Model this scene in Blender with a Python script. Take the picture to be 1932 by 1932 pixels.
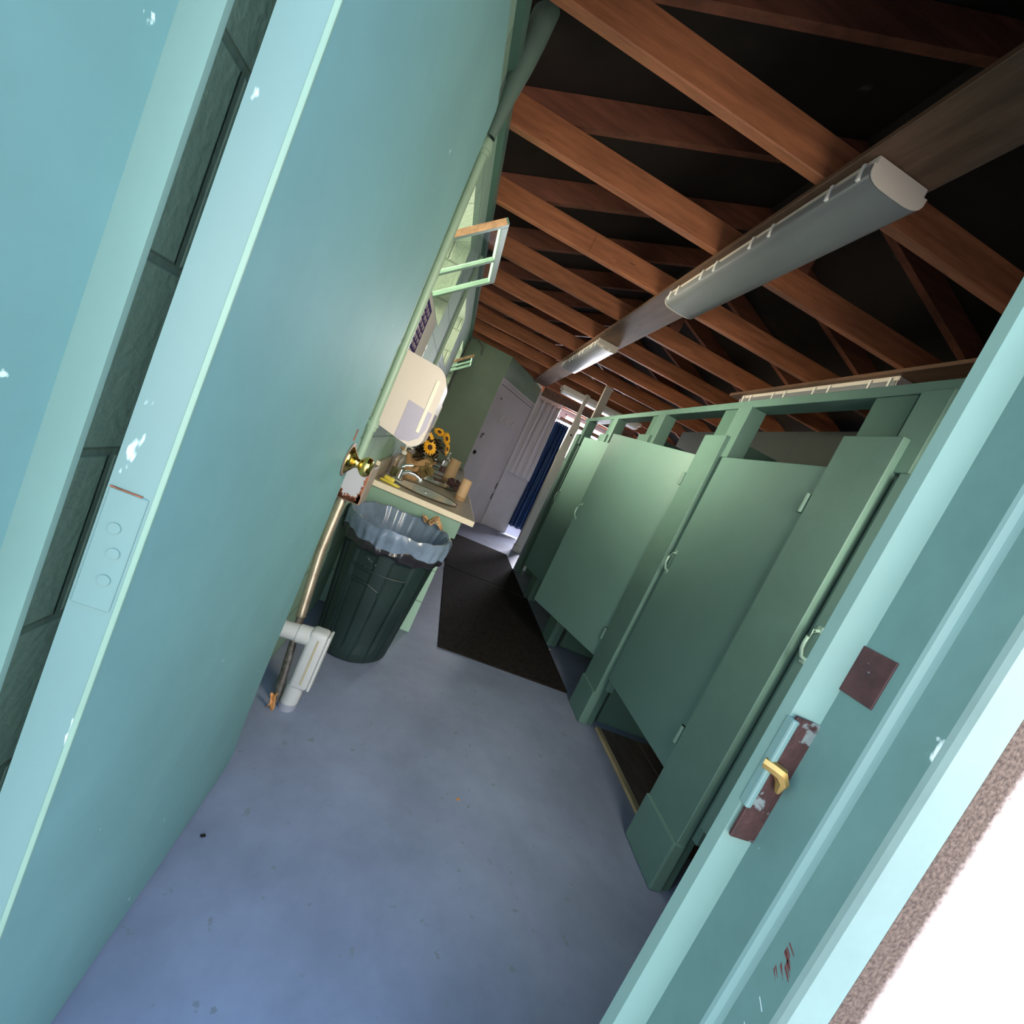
import bpy, bmesh, math, random
from mathutils import Vector, Matrix
random.seed(7)
for o in list(bpy.data.objects): bpy.data.objects.remove(o)
scene = bpy.context.scene
col = scene.collection

# ------------------------------------------------------------------ camera
cam_d = bpy.data.cameras.new('camera'); cam = bpy.data.objects.new('camera', cam_d); col.objects.link(cam)
cam_d.sensor_width = 36; cam_d.sensor_fit = 'HORIZONTAL'
cam_d.lens = 826.6 / 1932 * 36
cam_d.clip_start = 0.02
R_ = Vector((.89966868, -.12593867, .41801401)); U_ = Vector((-.39426667, .17680877, .90182728)); F_ = Vector((.18748347, .97615476, -.10941589))
m = Matrix((R_, U_, -F_)).transposed().to_4x4(); m.translation = Vector((0, 0, 1.17))
cam.matrix_world = m
scene.camera = cam

# ------------------------------------------------------------------ sky, daylight, exposure
w = bpy.data.worlds.new('world'); scene.world = w; w.use_nodes = True
nt = w.node_tree; nt.nodes.clear()
wo = nt.nodes.new('ShaderNodeOutputWorld'); bg = nt.nodes.new('ShaderNodeBackground')
geo = nt.nodes.new('ShaderNodeNewGeometry'); sep = nt.nodes.new('ShaderNodeSeparateXYZ'); rmp = nt.nodes.new('ShaderNodeValToRGB')
tc = nt.nodes.new('ShaderNodeTexCoord')
nt.links.new(tc.outputs['Generated'], sep.inputs[0]); nt.links.new(sep.outputs['Z'], rmp.inputs[0])
rmp.color_ramp.elements[0].position = 0.10; rmp.color_ramp.elements[0].color = (1.0, .93, .82, 1)
rmp.color_ramp.elements[1].position = 0.42; rmp.color_ramp.elements[1].color = (.19, .33, .54, 1)
nt.links.new(rmp.outputs[0], bg.inputs['Color']); nt.links.new(bg.outputs[0], wo.inputs[0])
bg.inputs['Strength'].default_value = 2.8
scene.view_settings.view_transform = 'Standard'
try: scene.view_settings.look = 'None'
except Exception: pass
scene.view_settings.gamma = 1.0
scene.view_settings.use_curve_mapping = False
scene.view_settings.exposure = 1.28

sun_d = bpy.data.lights.new('sun', 'SUN'); sun_d.energy = 3.2; sun_d.angle = .01; sun_d.color = (1.0, .88, .70)
sun = bpy.data.objects.new('sun', sun_d); col.objects.link(sun); sun.location = (2, 6, 8)
sun.rotation_euler = (-Vector((.35, .62, 1.0))).to_track_quat('-Z', 'Y').to_euler()
def area(name, loc, target, sx, sy, power, color, spread=180):
    l = bpy.data.lights.new(name, 'AREA'); l.shape = 'RECTANGLE'; l.size = sx; l.size_y = sy; l.energy = power; l.color = color; l.spread = math.radians(spread)
    o = bpy.data.objects.new(name, l); col.objects.link(o); o.location = loc
    o.rotation_euler = (Vector(target) - Vector(loc)).to_track_quat('-Z', 'Y').to_euler()
    return o
# daylight pouring in through the three hopper windows of the left wall and the far shower window
WARM = (1.0, .90, .66)
area('window_daylight_one', (-.57, 2.245, 1.88), (1.6, 2.5, 1.75), .66, .40, 5.5, WARM, 62)
area('window_daylight_two', (-.57, 3.79, 1.88), (1.6, 3.9, 1.75), .66, .40, 5.5, WARM, 62)
area('window_daylight_three', (-.57, 5.34, 1.88), (1.6, 5.3, 1.75), .66, .40, 5.5, WARM, 62)
area('added_front_fill', (1.03, .44, 1.5), (-.1, 2.4, .85), .46, .78, 7.8, (1.0, .90, .70), 125)  # added fill lamp at an invented, unseen front window, brightens the counter
area('shower_window_daylight', (2.2, 8.19, 2.0), (1.6, 6.0, .6), .9, .62, 105, (.93, .90, 1.0))

# ------------------------------------------------------------------ materials
MATS = {}
def mat(name, color, rough=.5, metal=0, mottle=.0, mscale=6, bump=0, bscale=60, spec=.5, color2=None, spots=None, trans=0, ior=1.45, coat=0, alpha=1, stretch=None):
    if name in MATS: return MATS[name]
    M = bpy.data.materials.new(name); M.use_nodes = True; n = M.node_tree; b = n.nodes['Principled BSDF']
    b.inputs['Roughness'].default_value = rough; b.inputs['Metallic'].default_value = metal
    b.inputs['Specular IOR Level'].default_value = spec; b.inputs['IOR'].default_value = ior
    if trans: b.inputs['Transmission Weight'].default_value = trans
    if coat: b.inputs['Coat Weight'].default_value = coat
    if alpha < 1: b.inputs['Alpha'].default_value = alpha
    c = (*color, 1)
    tcx = n.nodes.new('ShaderNodeNewGeometry'); vec = tcx.outputs['Position']
    if stretch:
        mp = n.nodes.new('ShaderNodeMapping'); mp.inputs['Scale'].default_value = stretch; n.links.new(vec, mp.inputs[0]); vec = mp.outputs[0]
    out = None
    if mottle or color2:
        no = n.nodes.new('ShaderNodeTexNoise'); no.inputs['Scale'].default_value = mscale; no.inputs['Detail'].default_value = 6; no.inputs['Roughness'].default_value = .65
        n.links.new(vec, no.inputs['Vector'])
        r = n.nodes.new('ShaderNodeValToRGB'); n.links.new(no.outputs['Fac'], r.inputs[0])
        k = mottle
        c2 = (*color2, 1) if color2 else tuple(min(1, x * (1 + k)) for x in color) + (1,)
        c1 = c if color2 else tuple(x * (1 - k) for x in color) + (1,)
        r.color_ramp.elements[0].position = .35; r.color_ramp.elements[0].color = c1
        r.color_ramp.elements[1].position = .65; r.color_ramp.elements[1].color = c2
        out = r.outputs[0]
    if spots:   # (color, scale, threshold)
        for sc, ss, th in spots:
            no = n.nodes.new('ShaderNodeTexNoise'); no.inputs['Scale'].default_value = ss; no.inputs['Detail'].default_value = 4
            n.links.new(vec, no.inputs['Vector'])
            r = n.nodes.new('ShaderNodeValToRGB'); n.links.new(no.outputs['Fac'], r.inputs[0])
            r.color_ramp.elements[0].position = th; r.color_ramp.elements[0].color = (0, 0, 0, 1)
            r.color_ramp.elements[1].position = th + .03; r.color_ramp.elements[1].color = (1, 1, 1, 1)
            mx = n.nodes.new('ShaderNodeMix'); mx.data_type = 'RGBA'; n.links.new(r.outputs[0], mx.inputs['Factor'])
            if out is None: mx.inputs['A'].default_value = c
            else: n.links.new(out, mx.inputs['A'])
            mx.inputs['B'].default_value = (*sc, 1); out = mx.outputs['Result']
    if out is None: b.inputs['Base Color'].default_value = c
    else: n.links.new(out, b.inputs['Base Color'])
    if bump:
        nb = n.nodes.new('ShaderNodeTexNoise'); nb.inputs['Scale'].default_value = bscale; nb.inputs['Detail'].default_value = 4
        n.links.new(vec, nb.inputs['Vector'])
        bp = n.nodes.new('ShaderNodeBump'); bp.inputs['Strength'].default_value = bump; bp.inputs['Distance'].default_value = .01
        n.links.new(nb.outputs['Fac'], bp.inputs['Height']); n.links.new(bp.outputs[0], b.inputs['Normal'])
    MATS[name] = M; return M

def block_mat(name, color, axis='Y', rough=.6, row=.2, width=.4, depth=.6):
    """painted concrete block: running-bond joints as colour and bump"""
    M = bpy.data.materials.new(name); M.use_nodes = True; n = M.node_tree; b = n.nodes['Principled BSDF']; b.inputs['Roughness'].default_value = rough
    g = n.nodes.new('ShaderNodeNewGeometry'); s = n.nodes.new('ShaderNodeSeparateXYZ'); n.links.new(g.outputs['Position'], s.inputs[0])
    cmb = n.nodes.new('ShaderNodeCombineXYZ'); ad = n.nodes.new('ShaderNodeMath'); ad.operation = 'ADD'
    n.links.new(s.outputs['X'], ad.inputs[0]); n.links.new(s.outputs['Y'], ad.inputs[1])
    n.links.new(ad.outputs[0], cmb.inputs['X']); n.links.new(s.outputs['Z'], cmb.inputs['Y'])
    br = n.nodes.new('ShaderNodeTexBrick'); n.links.new(cmb.outputs[0], br.inputs['Vector'])
    br.inputs['Scale'].default_value = 1; br.inputs['Brick Width'].default_value = width; br.inputs['Row Height'].default_value = row
    br.inputs['Mortar Size'].default_value = .006; br.inputs['Mortar Smooth'].default_value = .5
    br.inputs['Color1'].default_value = (*color, 1); br.inputs['Color2'].default_value = (*[x * .95 for x in color], 1)
    br.inputs['Mortar'].default_value = (*[x * .62 for x in color], 1)
    n.links.new(br.outputs['Color'], b.inputs['Base Color'])
    no = n.nodes.new('ShaderNodeTexNoise'); no.inputs['Scale'].default_value = 90; n.links.new(g.outputs['Position'], no.inputs['Vector'])
    mth = n.nodes.new('ShaderNodeMath'); mth.operation = 'MULTIPLY_ADD'; n.links.new(br.outputs['Fac'], mth.inputs[0]); mth.inputs[1].default_value = -1.0
    ml = n.nodes.new('ShaderNodeMath'); ml.operation = 'MULTIPLY'; n.links.new(no.outputs['Fac'], ml.inputs[0]); ml.inputs[1].default_value = .5
    n.links.new(ml.outputs[0], mth.inputs[2])
    bp = n.nodes.new('ShaderNodeBump'); bp.inputs['Strength'].default_value = depth; bp.inputs['Distance'].default_value = .008
    n.links.new(mth.outputs[0], bp.inputs['Height']); n.links.new(bp.outputs[0], b.inputs['Normal'])
    return M

MINT = (.13, .265, .265)
GREEN = (.085, .165, .132)
m_mint = mat('mint_enamel_paint', MINT, .55, spec=.3, mottle=.07, mscale=3, bump=.05, bscale=30, spots=[((.62, .80, .74), 38, .745)])
m_mint_plain = mat('mint_trim_paint', (.20, .32, .245), .4, mottle=.05, mscale=8)
m_chip = mat('mint_chipped_paint', (.135, .235, .22), .4, mottle=.05, mscale=6, spots=[((.66, .82, .78), 30, .68), ((.42, .30, .24), 55, .77)], stretch=(1, 1, .35))
m_green = mat('green_stall_paint', GREEN, .42, mottle=.06, mscale=2.5, bump=.06, bscale=40)
m_green2 = mat('green_stall_stile_paint', (.118, .212, .178), .42, mottle=.07, mscale=5, bump=.06, bscale=40)
m_scuffshade = mat('scuffed_shaded_frame_paint', (.085, .17, .155), .45, mottle=.1, mscale=9, spots=[((.55, .68, .66), 26, .70), ((.16, .06, .05), 17, .735)], stretch=(1, 1, .6))  # scuffs are wear; base colour darkened to stand for shade on side faces
m_block = block_mat('mint_painted_block', (.26, .40, .31))
m_blockreveal = block_mat('glare_damped_mint_block', (.17, .225, .165))  # wall block paint, darkened where window light falls too bright
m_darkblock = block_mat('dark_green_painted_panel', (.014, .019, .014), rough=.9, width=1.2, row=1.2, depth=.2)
m_white = mat('white_wall_paint', (.60, .57, .60), .5, mottle=.04, mscale=4)
m_whiteblock = block_mat('white_painted_block', (.62, .59, .62), depth=.25)
m_floor = mat('blue_grey_painted_concrete', (.225, .252, .335), .42, bump=.05, bscale=25, mottle=.16, mscale=2.2, spots=[((.19, .21, .24), 22, .66), ((.12, .13, .145), 9, .715), ((.50, .52, .56), 60, .765)])
m_ground = mat('pale_pink_concrete_ground', (.62, .52, .48), .8, mottle=.1, mscale=8, bump=.2)
m_wood = mat('orange_rafter_wood', (.35, .125, .055), .65, mottle=.28, mscale=5, stretch=(.6, 4, 6), spots=[((.10, .035, .02), 8, .72)], bump=.12)
m_wood_b = mat('red_brown_rafter_wood', (.17, .058, .034), .65, mottle=.3, mscale=5, stretch=(.6, 4, 6), bump=.12)
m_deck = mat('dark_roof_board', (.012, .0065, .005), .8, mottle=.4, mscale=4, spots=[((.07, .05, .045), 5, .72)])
m_brownboard = mat('stained_brown_board', (.12, .065, .04), .6, mottle=.3, mscale=6, stretch=(4, .5, 4))
m_plank = mat('dark_brown_stall_plank', (.12, .08, .062), .5, mottle=.25, mscale=5, stretch=(5, .8, 1))
m_pine = mat('raw_pine_edge', (.44, .33, .18), .6, mottle=.25, mscale=6, stretch=(6, .8, 6))
m_rawsash = mat('bare_orange_sash_wood', (.88, .50, .26), .6, mottle=.25, mscale=20)
m_cream = mat('cream_laminate_edge', (.74, .64, .48), .45, mottle=.05)
m_counter = mat('beige_grey_counter_laminate', (.36, .30, .22), .35, mottle=.12, mscale=60)
m_porc = mat('white_glazed_porcelain', (.88, .90, .82), .12, spec=.6, coat=.5)
m_ring = mat('dull_brown_metal_ring', (.15, .11, .075), .35, metal=.8)
m_chrome = mat('polished_chrome', (.75, .76, .76), .1, metal=1)
m_brass = mat('polished_brass', (.78, .55, .16), .16, metal=1)
m_brassdull = mat('aged_brass', (.48, .31, .10), .4, metal=.9)
m_tarnish = mat('tarnished_rosette_rim', (.30, .22, .17), .5, metal=.5)
m_box = mat('grey_switch_box_paint', (.40, .40, .43), .5, mottle=.04, spots=[((.26, .09, .045), 22, .63), ((.62, .62, .62), 70, .76)])
m_boxside = mat('brown_switch_box_side', (.26, .21, .16), .5, mottle=.15, mscale=15)
m_rust = mat('rust', (.24, .085, .045), .8, mottle=.5, mscale=30, bump=.4)
m_emt = mat('dull_steel_conduit', (.45, .38, .29), .35, metal=.75, mottle=.25, mscale=12)
m_emt2 = mat('dirty_steel_conduit', (.20, .17, .14), .55, metal=.5, mottle=.5, mscale=25)
m_pvc = mat('grey_pvc', (.50, .50, .48), .45, mottle=.05, mscale=8, spots=[((.46, .38, .22), 7, .70)])
m_pvcgrey = mat('grey_primer_stain', (.30, .31, .36), .5, spots=[((.8, .8, .82), 25, .62)])
m_bin = mat('dark_green_bin_plastic', (.012, .026, .024), .45, mottle=.25, mscale=5, spots=[((.5, .55, .53), 34, .765)])
m_bag = mat('thin_dark_blue_grey_bin_bag', (.15, .20, .27), .22, spec=.6, mottle=.25, mscale=7)
m_bagdark = mat('black_bin_bag_film', (.018, .017, .022), .22, spec=.6)
m_kraft = mat('brown_kraft_paper', (.44, .26, .125), .75, mottle=.12, mscale=25, bump=.2)
m_card = mat('tan_cardboard_tube', (.58, .38, .22), .7, mottle=.05, mscale=20)
m_card2 = mat('tan_cardboard_band', (.40, .24, .12), .7)
m_petal = mat('golden_yellow_petal', (.85, .42, .02), .5)
m_seed = mat('dark_brown_flower_centre', (.06, .022, .012), .8, bump=.4)
m_leafdk = mat('dark_bronze_leaf', (.045, .030, .014), .6, mottle=.3)
m_leafol = mat('olive_leaf', (.18, .13, .05), .55)
m_potp = mat('dried_plum_brown_flowers', (.075, .035, .035), .8, mottle=.5, mscale=40)
m_soap = mat('yellow_green_soap', (.42, .44, .03), .15, trans=.5)
m_clear = mat('clear_bottle_plastic', (.85, .85, .80), .12, trans=.9)
m_redsoap = mat('red_brown_soap', (.22, .03, .015), .15, trans=.3)
m_white_pl = mat('off_white_plastic', (.60, .53, .46), .3, spots=None)
m_cream_pl = mat('yellowed_cream_plastic', (.74, .68, .42), .3)
m_window_pl = mat('smoky_lavender_window', (.40, .37, .45), .2, mottle=.03)
m_yellow = mat('yellow_sponge_packet', (.82, .68, .09), .35, mottle=.1, mscale=30)
m_mat = mat('black_rubber_mat', (.022, .019, .017), .95, spec=.12, mottle=.5, mscale=60, bump=.5, bscale=140)
m_matgap = mat('dusty_strip', (.03, .03, .03), .8)
m_poster = mat('laminated_white_notice_paper', (.46, .43, .40), .9, spec=.08)
m_purple = mat('deep_purple_print', (.03, .018, .085), .9, spec=.05)
m_print = mat('pale_print', (.36, .29, .32), .9, spec=.05)
m_lens = mat('grey_acrylic_lens', (.18, .19, .20), .3, mottle=.06, mscale=3, spec=.5)
m_fix = mat('off_white_fixture_enamel', (.62, .56, .50), .4)
m_clip = mat('translucent_white_clip', (.75, .74, .70), .3)
m_steeldoor = mat('mauve_grey_door_paint', (.42, .39, .385), .45, mottle=.05, mscale=3)
m_black = mat('black_hole', (.006, .006, .006), .8)
m_blue = mat('navy_blue_vinyl_curtain', (.018, .055, .16), .32, mottle=.15, mscale=3, spec=.6)
m_whitecur = mat('white_shower_liner', (.60, .56, .58), .4)
m_post = mat('cream_grey_post_paint', (.46, .42, .38), .5, mottle=.06)
m_pipe = mat('pale_green_painted_pipe', (.28, .39, .29), .4, mottle=.04)
m_fatpipe = mat('green_painted_vent_pipe', (.12, .18, .15), .5, mottle=.08)
m_leafbr = mat('dry_orange_leaf', (.55, .25, .08), .7)
m_purpfold = mat('lavender_film', (.3, .3, .42), .3)
m_cable = mat('grey_wire', (.15, .14, .13), .5)
m_hinge = mat('dark_hinge_metal', (.05, .045, .04), .5, metal=.5)
m_hook = mat('white_plastic_hook', (.62, .58, .56), .4)
m_stucco = None

def glass_mat():
    M = bpy.data.materials.new('thin_window_glass'); M.use_nodes = True; n = M.node_tree; n.nodes.clear()
    o = n.nodes.new('ShaderNodeOutputMaterial'); t = n.nodes.new('ShaderNodeBsdfTransparent'); g = n.nodes.new('ShaderNodeBsdfGlossy'); mx = n.nodes.new('ShaderNodeMixShader')
    t.inputs[0].default_value = (.88, .91, .90, 1); g.inputs['Roughness'].default_value = .04; g.inputs['Color'].default_value = (.9, .95, .95, 1)
    f = n.nodes.new('ShaderNodeFresnel'); f.inputs['IOR'].default_value = 1.45
    gb = n.nodes.new('ShaderNodeNewGeometry'); iv = n.nodes.new('ShaderNodeMath'); iv.operation = 'SUBTRACT'; iv.inputs[0].default_value = 1; n.links.new(gb.outputs['Backfacing'], iv.inputs[1])
    ml = n.nodes.new('ShaderNodeMath'); ml.operation = 'MULTIPLY'; n.links.new(f.outputs[0], ml.inputs[0]); n.links.new(iv.outputs[0], ml.inputs[1]); n.links.new(ml.outputs[0], mx.inputs[0]); n.links.new(t.outputs[0], mx.inputs[1]); n.links.new(g.outputs[0], mx.inputs[2]); n.links.new(mx.outputs[0], o.inputs[0])
    return M
m_glass = glass_mat()

# ------------------------------------------------------------------ mesh helpers
class MB:
    def __init__(s): s.bm = bmesh.new()
    def _xf(s, vs, M):
        if M is not None: bmesh.ops.transform(s.bm, matrix=M, verts=vs)
    def box(s, a, b, bev=0, M=None, seg=2):
        a = Vector(a); b = Vector(b); c = (a + b) / 2; d = b - a
        r = bmesh.ops.create_cube(s.bm, size=1); vs = r['verts']
        bmesh.ops.scale(s.bm, vec=(abs(d.x), abs(d.y), abs(d.z)), verts=vs); bmesh.ops.translate(s.bm, vec=c, verts=vs)
        if bev:
            es = list({e for v in vs for e in v.link_edges})
            r2 = bmesh.ops.bevel(s.bm, geom=es, offset=bev, segments=seg, affect='EDGES', profile=.5)
            vs = list({v for f in r2['faces'] for v in f.verts} | {v for v in vs if v.is_valid})
            seen = set(vs); st = list(vs)
            while st:
                v = st.pop()
                for e in v.link_edges:
                    o = e.other_vert(v)
                    if o not in seen: seen.add(o); st.append(o)
            vs = list(seen)
        s._xf(vs, M); return s
    def cyl(s, p, q, r, r2=None, n=16, cap=True):
        p = Vector(p); q = Vector(q); d = q - p; r2 = r if r2 is None else r2
        M = Matrix.Translation((p + q) / 2) @ d.to_track_quat('Z', 'Y').to_matrix().to_4x4()
        bmesh.ops.create_cone(s.bm, cap_ends=cap, segments=n, radius1=r, radius2=r2, depth=d.length, matrix=M); return s
    def sph(s, c, r, sc=(1, 1, 1), n=12, M=None):
        M0 = Matrix.Translation(c) @ (M or Matrix()) @ Matrix.Diagonal((*sc, 1))
        bmesh.ops.create_uvsphere(s.bm, u_segments=n, v_segments=max(6, n // 2 + 2), radius=r, matrix=M0); return s
    def tube(s, pts, r, n=10):
        pts = [Vector(p) for p in pts]; rs = r if isinstance(r, (list, tuple)) else [r] * len(pts)
        rings = []; up = Vector((0, 0, 1))
        for i, p in enumerate(pts):
            d = (pts[min(i + 1, len(pts) - 1)] - pts[max(i - 1, 0)]).normalized()
            u = up if abs(d.dot(up)) < .95 else Vector((1, 0, 0))
            a = d.cross(u).normalized(); b = a.cross(d)
            rings.append([s.bm.verts.new(p + (a * math.cos(t) + b * math.sin(t)) * rs[i]) for t in [2 * math.pi * k / n for k in range(n)]])
        for i in range(len(rings) - 1):
            for k in range(n): s.bm.faces.new((rings[i][k], rings[i][(k + 1) % n], rings[i + 1][(k + 1) % n], rings[i + 1][k]))
        s.bm.faces.new(rings[0][::-1]); s.bm.faces.new(rings[-1]); return s
    def lathe(s, prof, M=None, n=28, sx=1, sy=1, cap=False):
        rings = []
        for r, z in prof: rings.append([s.bm.verts.new((r * sx * math.cos(2 * math.pi * k / n), r * sy * math.sin(2 * math.pi * k / n), z)) for k in range(n)])
        for i in range(len(rings) - 1):
            for k in range(n): s.bm.faces.new((rings[i][k], rings[i][(k + 1) % n], rings[i + 1][(k + 1) % n], rings[i + 1][k]))
        if cap: s.bm.faces.new(rings[0][::-1]); s.bm.faces.new(rings[-1])
        s._xf([v for r in rings for v in r], M); return s
    def prism(s, poly, vec, M=None):
        """extrude a closed 3-D polygon along vec"""
        vec = Vector(vec); a = [s.bm.verts.new(p) for p in poly]; b = [s.bm.verts.new(Vector(p) + vec) for p in poly]; n = len(a)
        for i in range(n): s.bm.faces.new((a[i], a[(i + 1) % n], b[(i + 1) % n], b[i]))
        s.bm.faces.new(a[::-1]); s.bm.faces.new(b); s._xf(a + b, M); return s
    def grid(s, rows):
        vs = [[s.bm.verts.new(p) for p in r] for r in rows]
        for i in range(len(vs) - 1):
            for k in range(len(vs[0]) - 1): s.bm.faces.new((vs[i][k], vs[i][k + 1], vs[i + 1][k + 1], vs[i + 1][k]))
        return s
    def build(s, name, material, parent=None, smooth=False, solid=0):
        bmesh.ops.recalc_face_normals(s.bm, faces=s.bm.faces)
        me = bpy.data.meshes.new(name); s.bm.to_mesh(me); s.bm.free()
        if smooth:
            for p in me.polygons: p.use_smooth = True
            try: me.set_sharp_from_angle(angle=math.radians(40))
            except Exception: pass
        me.materials.append(material)
        o = bpy.data.objects.new(name, me); col.objects.link(o)
        if parent is not None:
            o.parent = parent; o.matrix_parent_inverse = parent.matrix_basis.inverted()
        if solid:
            md = o.modifiers.new('thickness', 'SOLIDIFY'); md.thickness = solid; md.offset = 0
        return o

def tag(o, label=None, cat=None, group=None, kind=None):
    if label: o['label'] = label
    if cat: o['category'] = cat
    if group: o['group'] = group
    if kind: o['kind'] = kind
    return o
def thing(name, loc, label, cat, group=None):
    o = bpy.data.objects.new(name, None); o.empty_display_size = .1; col.objects.link(o); o.location = loc
    return tag(o, label, cat, group)
def struct(name, mb, material, label=None, cat=None, smooth=False):
    o = mb.build(name, material, None, smooth); o['kind'] = 'structure'
    if label: o['label'] = label; o['category'] = cat
    return o
ORD = ['first', 'second', 'third', 'fourth', 'fifth', 'sixth', 'seventh', 'eighth', 'ninth', 'tenth', 'eleventh', 'twelfth', 'thirteenth', 'fourteenth']

# ================================================================== STRUCTURE
ZC = 2.386                      # underside of the roof trusses / top of the walls
XL, XR, YF, YFAR = -.32, 2.6, .45, 8.2
struct('floor', MB().box((-.6, .30, -.12), (4.2, 8.4, 0)), m_floor)
struct('ground', MB().box((-6, -7, -.16), (7, .30, -.02)), m_ground)

# left block wall: solid below the sills, piers between the three openings, lintel band above
wins = [(1.88, 2.61), (3.43, 4.15), (4.98, 5.70)]
ZS, ZT = 1.655, 2.105
lw = MB(); lw.box((XL - .2, .437, 0), (XL, 8.2, ZS)); lw.box((XL - .2, .437, ZT), (XL, 8.2, ZC))
ys = [.437] + [y for p in wins for y in p] + [8.2]
for i in range(0, len(ys), 2): lw.box((XL - .2, ys[i], ZS), (XL, ys[i + 1], ZT))
struct('wall_left', lw, m_block)
for i, (a, b) in enumerate(wins):        # linings of the openings, wall paint darkened to offset bright window light: lintel underside, far reveal, near reveal, sill
    t = MB(); e = .004
    t.box((XL - .2, b - e, ZS), (XL + .001, b, ZT)); t.box((XL - .2, a, ZS), (XL + .001, a + e, ZT))
    t.box((XL - .2, a + e, ZT - e), (XL + .001, b - e, ZT)); t.box((XL - .2, a + e, ZS), (XL + .001, b - e, ZS + e))
    struct('window_%d' % (i + 1), t, m_blockreveal)
struct('trim_1', MB().box((XL, .45, 2.325), (XL + .028, 5.99, ZC)), m_green)            # plate board along the top of the wall

# front wall with the doorway, painted steel frame profiles, stucco outside
def stucco_mat():
    M = bpy.data.materials.new('weathered_pink_stucco'); M.use_nodes = True; n = M.node_tree; b = n.nodes['Principled BSDF']; b.inputs['Roughness'].default_value = .9
    g = n.nodes.new('ShaderNodeNewGeometry'); s = n.nodes.new('ShaderNodeSeparateXYZ'); n.links.new(g.outputs['Position'], s.inputs[0])
    no = n.nodes.new('ShaderNodeTexNoise'); no.inputs['Scale'].default_value = 160; no.inputs['Detail'].default_value = 4; n.links.new(g.outputs['Position'], no.inputs['Vector'])
    ma = n.nodes.new('ShaderNodeMath'); ma.operation = 'MULTIPLY_ADD'; ma.inputs[1].default_value = .012; n.links.new(no.outputs['Fac'], ma.inputs[0])
    n.links.new(s.outputs['X'], ma.inputs[2])
    r = n.nodes.new('ShaderNodeMapRange'); r.inputs['From Min'].default_value = .640; r.inputs['From Max'].default_value = .653
    n.links.new(ma.outputs[0], r.inputs['Value'])
    mx = n.nodes.new('ShaderNodeMix'); mx.data_type = 'RGBA'; n.links.new(r.outputs[0], mx.inputs['Factor'])
    no2 = n.nodes.new('ShaderNodeTexNoise'); no2.inputs['Scale'].default_value = 220; n.links.new(g.outputs['Position'], no2.inputs['Vector'])
    rp = n.nodes.new('ShaderNodeValToRGB'); n.links.new(no2.outputs['Fac'], rp.inputs[0])
    rp.color_ramp.elements[0].position = .3; rp.color_ramp.elements[0].color = (.045, .025, .018, 1); rp.color_ramp.elements[1].position = .7; rp.color_ramp.elements[1].color = (.17, .115, .085, 1)
    n.links.new(rp.outputs[0], mx.inputs['A']); mx.inputs['B'].default_value = (.62, .50, .45, 1)
    n.links.new(mx.outputs['Result'], b.inputs['Base Color'])
    bp = n.nodes.new('ShaderNodeBump'); bp.inputs['Strength'].default_value = .6; bp.inputs['Distance'].default_value = .004; n.links.new(no2.outputs['Fac'], bp.inputs['Height']); n.links.new(bp.outputs[0], b.inputs['Normal'])
    return M
m_stucco = stucco_mat()
YO = .3135
fx0, fx1, fz0, fz1 = .80, 1.26, 1.10, 1.90  # opening for an added window, out of view, to let fill light in
wfm = MB(); wfm.box((.600, YO, -.02), (fx0, .425, 2.6)); wfm.box((fx1, YO, -.02), (4.2, .425, 2.6)); wfm.box((fx0, YO, -.02), (fx1, .425, fz0)); wfm.box((fx0, YO, fz1), (fx1, .425, 2.6))
struct('wall_front', wfm, m_stucco)
wf5 = MB()  # frame of the added, unseen front window
for a, b in (((fx0, .36, fz0), (fx0 + .03, .40, fz1)), ((fx1 - .03, .36, fz0), (fx1, .40, fz1)), ((fx0, .36, fz0), (fx1, .40, fz0 + .03)), ((fx0, .36, fz1 - .03), (fx1, .40, fz1))): wf5.box(a, b)
w5 = struct('window_5', wf5, m_mint_plain)
MB().box((fx0 + .02, .378, fz0 + .02), (fx1 - .02, .382, fz1 - .02)).build('pane', m_glass, w5)
struct('wall_entry', MB().box((-3.2, YO, -.02), (-.405, .38, 2.6)), m_stucco)
struct('wall_header', MB().box((-.405, YO, 1.96), (.612, .425, 2.6)), m_stucco)
ZH = 1.96
def profile(pts, z0=0.0, z1=ZH):
    return [(x, y, z0) for x, y in pts]
# latch-side frame: stepped profile opening outwards; outward faces tinted lighter, side faces darker, as lit
fr = MB().prism(profile([(.500, .433), (.500, .44), (.66, .44), (.66, .425), (.61, .425), (.537, .40), (.537, .4285), (.535, .4265)]), (0, 0, ZH))
struct('trim_2', MB().prism([(.500, .433, 0), (.500, .45, 0), (.70, .45, 0), (.70, .4275, 0), (.543, .4275, 0), (.537, .4255, 0)], (0, 0, ZH)), mat('mint_lit_frame_paint', (.165, .28, .245), .42, mottle=.05, mscale=8, spots=[((.60, .78, .70), 20, .70)], stretch=(1, 1, .5)))  # lighter copy of the frame paint, lit look put into the colour
fr.bm.free()
struct('trim_3', MB().prism([(.537, .4275, 0), (.700, .4275, 0), (.700, .372, 0), (.5365, .372, 0)], (0, 0, ZH)), m_scuffshade)
struct('trim_4', MB().prism([(.5365, .372, 0), (.70, .372, 0), (.70, .3655, 0), (.556, .3655, 0), (.545, .3655, 0), (.5375, .368, 0)], (0, 0, ZH)), m_chip)
struct('trim_5', MB().prism([(.556, .3655, 0), (.70, .3655, 0), (.70, .33, 0), (.5575, .33, 0)], (0, 0, ZH)), m_scuffshade)
_t5 = bpy.data.objects['trim_5']; random.seed(8)
_ch = MB()
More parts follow.
